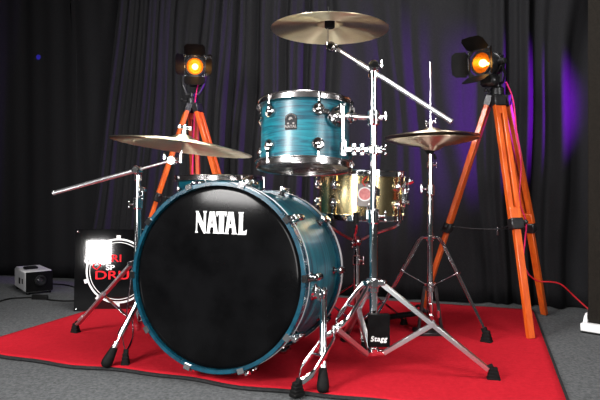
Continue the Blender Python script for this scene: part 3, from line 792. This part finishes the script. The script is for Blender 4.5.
# ------------------------------------------------------------------ tripod lamps
def tripod_lamp(loc, hub, legs, head, aim, label, kind, cable=None):
    t = thing('tripod_lamp', loc, label, 'lamp', 'tripod spotlights')
    hub = V(hub)
    g = G(); g.cyl(hub - V((0, 0, .03)), hub + V((0, 0, .028)), .030, 20, .2); g.cyl(hub + V((0, 0, .02)), hub + V((0, 0, .05)), .016, 16)
    for (tp, cp, ft_) in legs: g.bar(hub - V((0, 0, .005)), V(tp), .034, .03, V((0, 0, 1)).cross(V(ft_) - hub))
    hubo = obj('tripod_hub', g, BLACKMETAL, t)
    g = G(); g.cyl(hub + V((.0, .0, .0)), hub + V((-.05, -.01, .015)), .004, 10); g.ball(hub + V((-.052, -.01, .0155)), .008); obj('knob', g, BLACKMETAL, hubo)
    cps = []
    for (tp, cp, ft_) in legs:
        tp, cp, ft_ = V(tp), V(cp), V(ft_); ax = (ft_ - tp).normalized()
        out = ft_ - hub; out.z = 0; sd = V((0, 0, 1)).cross(out).normalized()
        g = G()
        for sg in (-1, 1): g.bar(tp - ax * .01 + sd * sg * .0155, cp + ax * .01 + sd * sg * .0155, .0215, .022, sd)
        g.bar(tp - ax * .01, tp + ax * .05, .05, .022, sd); g.bar(cp - ax * .06, cp + ax * .01, .05, .022, sd)
        lg = obj('leg', g, ORANGE, t)
        lw = obj('lower_leg', G().bar(cp - ax * .01, ft_ - ax * .004, .030, .020, sd), ORANGE, lg)
        g = G(); g.bar(cp - ax * .016, cp + ax * .030, .056, .036, sd); g.cyl(cp + sd * .026, cp + sd * .046, .008, 12); g.ball(cp + sd * .046, .010); obj('leg_clamp', g, BLACKMETAL, lg)
        g = G(); g.bar(tp - ax * .035, tp + ax * .015, .054, .034, sd); obj('leg_socket', g, BLACKMETAL, lg)
        cps.append(cp)
    cen = (cps[0] + cps[1] + cps[2]) / 3 - V((0, 0, .02))
    for c in cps:
        g = G(); g.tube([c, c.lerp(cen, .5) - V((0, 0, .004)), cen], .0022, 8); obj('spreader_rod', g, BLACKMETAL, t)
    g = G(); g.cyl(cen - V((0, 0, .025)), cen + V((0, 0, .01)), .005, 10); obj('spreader_joint', g, CHROME, t)
    # head : local z = aim direction
    head = V(head); ax = V(aim).normalized(); H = frame(head, ax, V((0, 0, 1)).cross(ax)) @ Matrix.Scale(.87, 4)     # local x right (seen along aim), y up
    g = G(H)
    g.lathe([(0, -.130), (.035, -.128), (.052, -.115), (.054, -.09), (.056, -.088), (.056, -.075), (.052, -.073), (.054, -.05), (.058, -.045), (.058, -.02), (.054, -.012), (.058, .0), (.058, .012), (.050, .012), (.050, -.01)], None, 36)
    body = obj('lamp_body', g, BLACKMETAL, t)
    for k in range(8):
        a = R(20 + k * 20); g = G(H); g.box((math.cos(a) * .056, math.sin(a) * .056, -.10), (.006, .006, .035), None, .2); obj('cooling_fin', g, BLACKMETAL, body)
    g = G(H); g.lathe([(.0485, .006), (.046, -.012), (.036, -.036), (.018, -.050), (0, -.052), (0, -.054), (.020, -.0525), (.039, -.038), (.0495, -.012)], None, 36); obj('reflector', g, AMBER, t)
    g = G(H); g.lathe([(0, .012), (.010, .010), (.0165, .002), (.0185, -.008), (.016, -.019), (.009, -.030), (.007, -.048), (0, -.048)], None, 20); obj('bulb', g, BULB, t)
    # square barn door frame
    g = G(H); q = .062
    for (x, y, sx, sy) in ((0, q, 2 * q + .008, .008), (0, -q, 2 * q + .008, .008), (q, 0, .008, 2 * q), (-q, 0, .008, 2 * q)): g.box((x, y, .016), (sx, sy, .010), None, .15)
    for sx in (-1, 1):
        for sy in (-1, 1): g.prism([(sx * q, sy * q), (sx * q, sy * .030), (sx * .030, sy * q)], .003, Matrix.Translation((0, 0, .012)))
    fr = obj('barn_door_frame', g, CHROME if kind == 'front' else BLACKMETAL, t)
    doors = {'front': [(0, 62), (90, 52), (180, 58), (270, 48)], 'side': [(0, 50), (90, 52), (180, 58), (270, 62)]}[kind]
    for an, op in doors:
        c, s = math.cos(R(an)), math.sin(R(an))
        A = Matrix(((c, -s, 0, q * c), (s, c, 0, q * s), (0, 0, 1, .022), (0, 0, 0, 1))) @ Matrix.Rotation(R(-op), 4, 'Y')
        lp = .088
        pl_ = [(0, -.044), (.014, -.062), (lp * .76, -.060), (lp * .96, -.046), (lp, 0), (lp * .96, .046), (lp * .76, .060), (.014, .062), (0, .044)]
        g = G(H @ A); g.prism(pl_, .0016); obj('barn_door', g, BLACK, fr)
        g = G(H @ A); g.cyl((0, -.030, 0), (0, .030, 0), .004, 10); obj('hinge', g, BLACKMETAL, fr)
    # yoke
    hx = (H.to_3x3() @ V((1, 0, 0))).normalized(); g = G(); side = [head - ax * .05 + hx * .060 * sg for sg in (-1, 1)]; low = hub + V((0, 0, .045))
    g.tube([side[0], side[0].lerp(low + hx * -.05, .6), low - hx * .03, low + hx * .03, side[1].lerp(low + hx * .05, .6), side[1]], .010, 8, flat=.35); g.box((0, 0, 0), (.075, .055, .05), frame(head - ax * .055 - V((0, 0, .072)), (0, 0, 1), hx), .25); obj('yoke', g, BLACKMETAL, t)
    for sg, p in zip((-1, 1), side): g = G(); g.cyl(p - hx * sg * .012, p + hx * sg * .018, .013, 14); obj('tilt_knob', g, BLACKMETAL, t)
    if cable:
        for pts, m in cable: g = G(); g.tube(catmull(pts, 8), .0033, 8); obj('power_cable', g, m, t)
    return t


# right lamp
h1 = W(497, 94, 2.42)
L1 = [(W(499, 103, 2.39), W(515.5, 222, 2.26), GP(531, 339.5, 0)), (W(488.5, 103, 2.44), W(448.5, 226, 2.52), V((.556, 2.60, 0))), (W(505, 103, 2.46), W(529.5, 226, 2.54), GP(544.5, 315, FZ))]
cab = [([W(506, 82, 2.46), W(513, 100, 2.44), W(517, 135, 2.40), W(521, 165, 2.39), W(519.5, 200, 2.36), W(526, 222, 2.36), W(525, 240, 2.38), W(523.5, 262, 2.40), W(529, 275, 2.46)], CABLEP),
       ([W(529, 275, 2.46), W(538, 281, 2.47), W(552, 282, 2.47), W(562, 285, 2.47), W(574, 296, 2.46), W(586, 307, 2.44), W(594, 314, 2.42)], CABLER)]
tripod_lamp((.889, 2.455, 0), h1, L1, W(482, 63, 2.36), (-.8, -.6, -.06), 'orange wooden tripod spotlight at right, lamp turned left', 'side', cab)
# left lamp
h2 = W(192.5, 103, 2.92)
L2 = [(W(187, 110, 2.89), W(158, 196, 2.82), GP(121, 307.6, 0)), (W(198, 110, 2.89), W(221, 188, 2.82), GP(252, 308.5, 0)), (W(193, 110, 2.95), W(196, 200, 3.03), V((-.545, 3.12, FZ)))]
cab = [([W(198, 84, 2.93), W(196.5, 92, 2.87), W(195, 104, 2.885), W(194, 130, 2.9), W(192, 180, 2.93), W(190, 240, 2.98)], CABLEP)]
tripod_lamp((-.55, 2.93, 0), h2, L2, W(195, 66.5, 2.90), (.14, -1, -.05), 'orange wooden tripod spotlight at left, lamp facing forward', 'front', cab)

# ------------------------------------------------------------------ sign board behind the left stand
SB = GP(73.5, 311.5, FZ); SW = .418; SH = .400
SF = frame(SB + V((SW / 2, 0, 0)), (0, -1, math.tan(R(3.2))), (1, 0, 0))           # local x right, y up, z out
sg_ = thing('sign_board', SF.translation, 'glossy black square board with white drum ring and red letters', 'sign')
obj('board', G(SF).box((0, SH / 2, -.0125), (SW, SH, .025), None, .06), GLOSS, sg_)
rc = (.005, .197); rr = .158
g = G(SF @ Matrix.Translation((rc[0], rc[1], 0)))
g.lathe([(rr - .009, .0002), (rr, .0002), (rr, .0012), (rr - .009, .0012)], None, 72, True)
g.lathe([(rr - .021, .0002), (rr - .018, .0002), (rr - .018, .0012), (rr - .021, .0012)], None, 72, True)
for k in range(10):
    a = R(18 + 36 * k); g.box((rr + .004, 0, .0007), (.022, .020, .001), Matrix.Rotation(a, 4, 'Z'))
tag(obj('drum_ring', g, WHITE, sg_), 'white drum outline')
g = G(SF); g.text('RI', .050, .001, Matrix.Translation((-.004, .256, .0008)), bold=.0004, sx=1.3); tag(obj('lettering', g, REDINK, sg_, sharp=20), 'upper red lettering')
g = G(SF); g.text('DRU', .058, .001, Matrix.Translation((-.024, .174, .0008)), bold=.0004, sx=1.45); tag(obj('lettering', g, REDINK, sg_, sharp=20), 'lower red lettering')
g = G(SF)
hp = [(-.116, .228), (-.096, .240), (-.080, .224), (-.100, .203), (-.119, .216)]
for i in range(5): a, b = hp[i], hp[(i + 1) % 5]; g.bar((a[0], a[1], .0008), (b[0], b[1], .0008), .005, .001, (b[1] - a[1], a[0] - b[0], 0))
tag(obj('heart_outline', g, REDINK, sg_, sharp=20), 'red outline shape')
g = G(SF); g.text('SP', .034, .001, Matrix.Translation((-.034, .212, .0008)), bold=.0008, sx=1.3); tag(obj('lettering', g, WHITE, sg_, sharp=20), 'small white lettering')
for x in (-SW / 2 + .012, SW / 2 - .012):
    for y in (.012, SH - .012): g = G(SF); g.ball((x, y, 0), .006, 10); obj('corner_stud', g, CHROME, sg_)

# ------------------------------------------------------------------ projector box at far left
e1 = V((.115, .09, 0)).normalized(); e2 = V((-e1.y, e1.x, 0)); p0 = GP(25.3, 295.5, FZ); wbx, dbx, hbx = .148, .285, .128
PM = frame(p0 + e1 * wbx / 2, (0, 0, 1), e1)             # x along front, y to the back, z up
pj = thing('projector', PM.translation, 'small grey box projector with black lens face on the carpet at far left', 'projector')
obj('case', G(PM).box((0, dbx / 2, hbx / 2 + .008), (wbx, dbx, hbx - .008), None, .08), GREYCASE, pj)
fp = obj('front_panel', G(PM).box((0, -.001, hbx / 2 + .008), (wbx - .006, .008, hbx - .016), None, .2), BLACK, pj)
g = G(PM); M = frame((.004, -.004, hbx / 2 + .014), (0, -1, 0)); g.lathe([(.018, -.002), (.030, -.002), (.030, .010), (.026, .014), (.022, .014), (.018, .004)], M, 28, True); obj('lens_ring', g, BLACKMETAL, fp)
g = G(PM); g.lathe([(0, .006), (.012, .004), (.019, 0), (.019, -.003), (0, -.003)], M, 24); obj('lens', g, LENSG, fp)
g = G(PM); g.box((-wbx / 2 - .001, .07, .07), (.004, .02, .028), None, .2); obj('side_vent', g, BLACK, pj)
g = G(PM); g.box((-wbx / 2 - .001, .14, .066), (.004, .03, .035), None, .2); obj('side_vent', g, BLACK, pj)
g = G(PM); g.box((-.02, .12, hbx + .011), (.07, .06, .014), None, .3); obj('top_knob', g, BLACK, pj)
for x in (-.055, .055):
    for y in (.02, dbx - .02): g = G(PM); g.cyl((x, y, 0), (x, y, .012), .012, 12); obj('rubber_foot', g, RUBBER, pj)
g = G(); z = FZ + .004
g.tube(catmull([PM @ V((.05, dbx + .0, .03)), PM @ V((.12, dbx - .02, .012)), GP(66, 285, z), GP(80, 289, z)], 8), .004, 8)
obj('power_cable', g, RUBBER, pj)
g = G(); g.tube(catmull([GP(-6, 303, z), GP(8, 299, z), GP(22, 297.8, z), GP(38, 297.5, z), GP(50, 300, z), GP(68, 301, z), GP(90, 300, z)], 8), .0042, 8)
cb = obj('floor_cable', g, RUBBER); tag(cb, 'black cable with plug lying on the carpet in front of the projector', 'cable')
g = G(); g.bar(GP(32, 297.6, z + .004), GP(48, 298.2, z + .004), .035, .022, (0, 0, 1), .3); obj('plug', g, RUBBER, cb)

# ------------------------------------------------------------------ dark partition at right edge
q0 = GP(580.0, 332.3, FZ); q1 = GP(600, 335.6, FZ); pd = (q1 - q0); pd.z = 0; pd.normalize(); pn = V((-pd.y, pd.x, 0))     # pn : away
PF = frame(q0, (0, 0, 1), pd)
pp = thing('partition_panel', q0 + pd * .13, 'tall dark brown panel on a white plinth at the right edge', 'partition')
obj('panel', G(PF).box((.022 + .11, .05, .04 + 1.1), (.22, .045, 2.2), None, .05), PANELM, pp)
obj('plinth', G(PF).box((.13, .05, .0225), (.26, .10, .033), None, .1), PLINTHW, pp)
obj('plinth_foot', G(PF).box((.13, .05, .003), (.255, .104, .006), None, .1), RUBBER, pp)
g = G(PF); g.prism([(.004, .040), (.020, .040), (.020, .082), (.014, .078), (.007, .060)], .006, Matrix(((1, 0, 0, 0), (0, 0, -1, .03), (0, 1, 0, 0), (0, 0, 0, 1)))); tag(obj('corner_bracket', g, PLINTHW, pp), 'small white corner piece')

# ------------------------------------------------------------------ lights
def area(name, loc, target, sx, sy, power, col=(1, 1, 1), spread=None):
    l = bpy.data.lights.new(name, 'AREA'); l.shape = 'RECTANGLE'; l.size = sx; l.size_y = sy; l.energy = power; l.color = col
    if spread: l.spread = R(spread)
    o = bpy.data.objects.new(name, l); COL.objects.link(o); o.location = loc
    o.rotation_euler = (V(target) - V(loc)).to_track_quat('-Z', 'Y').to_euler(); return o


def spot(name, loc, target, power, col, ang, blend=.6, r=.03):
    l = bpy.data.lights.new(name, 'SPOT'); l.energy = power; l.color = col; l.spot_size = R(ang); l.spot_blend = blend; l.shadow_soft_size = r
    o = bpy.data.objects.new(name, l); COL.objects.link(o); o.location = loc
    o.rotation_euler = (V(target) - V(loc)).to_track_quat('-Z', 'Y').to_euler(); return o


area('ceiling_panel', (0, 1.75, 2.56), (0, 1.75, 0), 1.2, .6, 66, (1, .98, .96))
area('ceiling_panel', (-.1, -.2, 2.56), (-.1, -.2, 0), 1.2, .6, 34, (1, .98, .96))
area('unseen_soft_light', (-1.9, -.1, 1.5), (-.1, 1.9, .5), .7, .9, 28, (1, .98, .96), 80)
area('unseen_soft_light', (1.75, -.1, 1.1), (.1, 1.9, .6), .6, 1.0, 12, (1, .98, .96), 80)
area('unseen_soft_light', (-.8, -.4, .72), (0, 2.0, .75), .55, .8, 7, (1, .98, .96), 100)  # added low fill, no seen source: lifts cymbal undersides and chrome
# lamp whose mirror image shows in the glossy board
gp = W(94, 253, 2.70); n = (SF.to_3x3() @ V((0, 0, 1))).normalized(); dv = (gp - V((0, 0, HC))).normalized(); rv = dv - n * 2 * dv.dot(n)
lp = gp + rv * 1.15
area('led_panel', lp, gp, .148, .15, 1.6, (1, .97, .95), 70)
spot('purple_spot', (1.85, 2.25, 1.05), (.80, 2.92, .98), 620, (.32, .012, 1.0), 50, 1.0)
spot('blue_spot', (-2.4, 2.2, 1.6), (-1.80, 3.73, 1.49), 1500, (.06, .04, 1.0), 1.3, .5, .002)
w = bpy.data.worlds.new('world'); bpy.context.scene.world = w; w.use_nodes = True
w.node_tree.nodes['Background'].inputs[0].default_value = (.5, .5, .55, 1); w.node_tree.nodes['Background'].inputs[1].default_value = .05

sc = bpy.context.scene
sc.view_settings.view_transform = 'Standard'; sc.view_settings.look = 'None'; sc.view_settings.gamma = 1; sc.view_settings.exposure = 0.0
sc.view_settings.use_curve_mapping = False
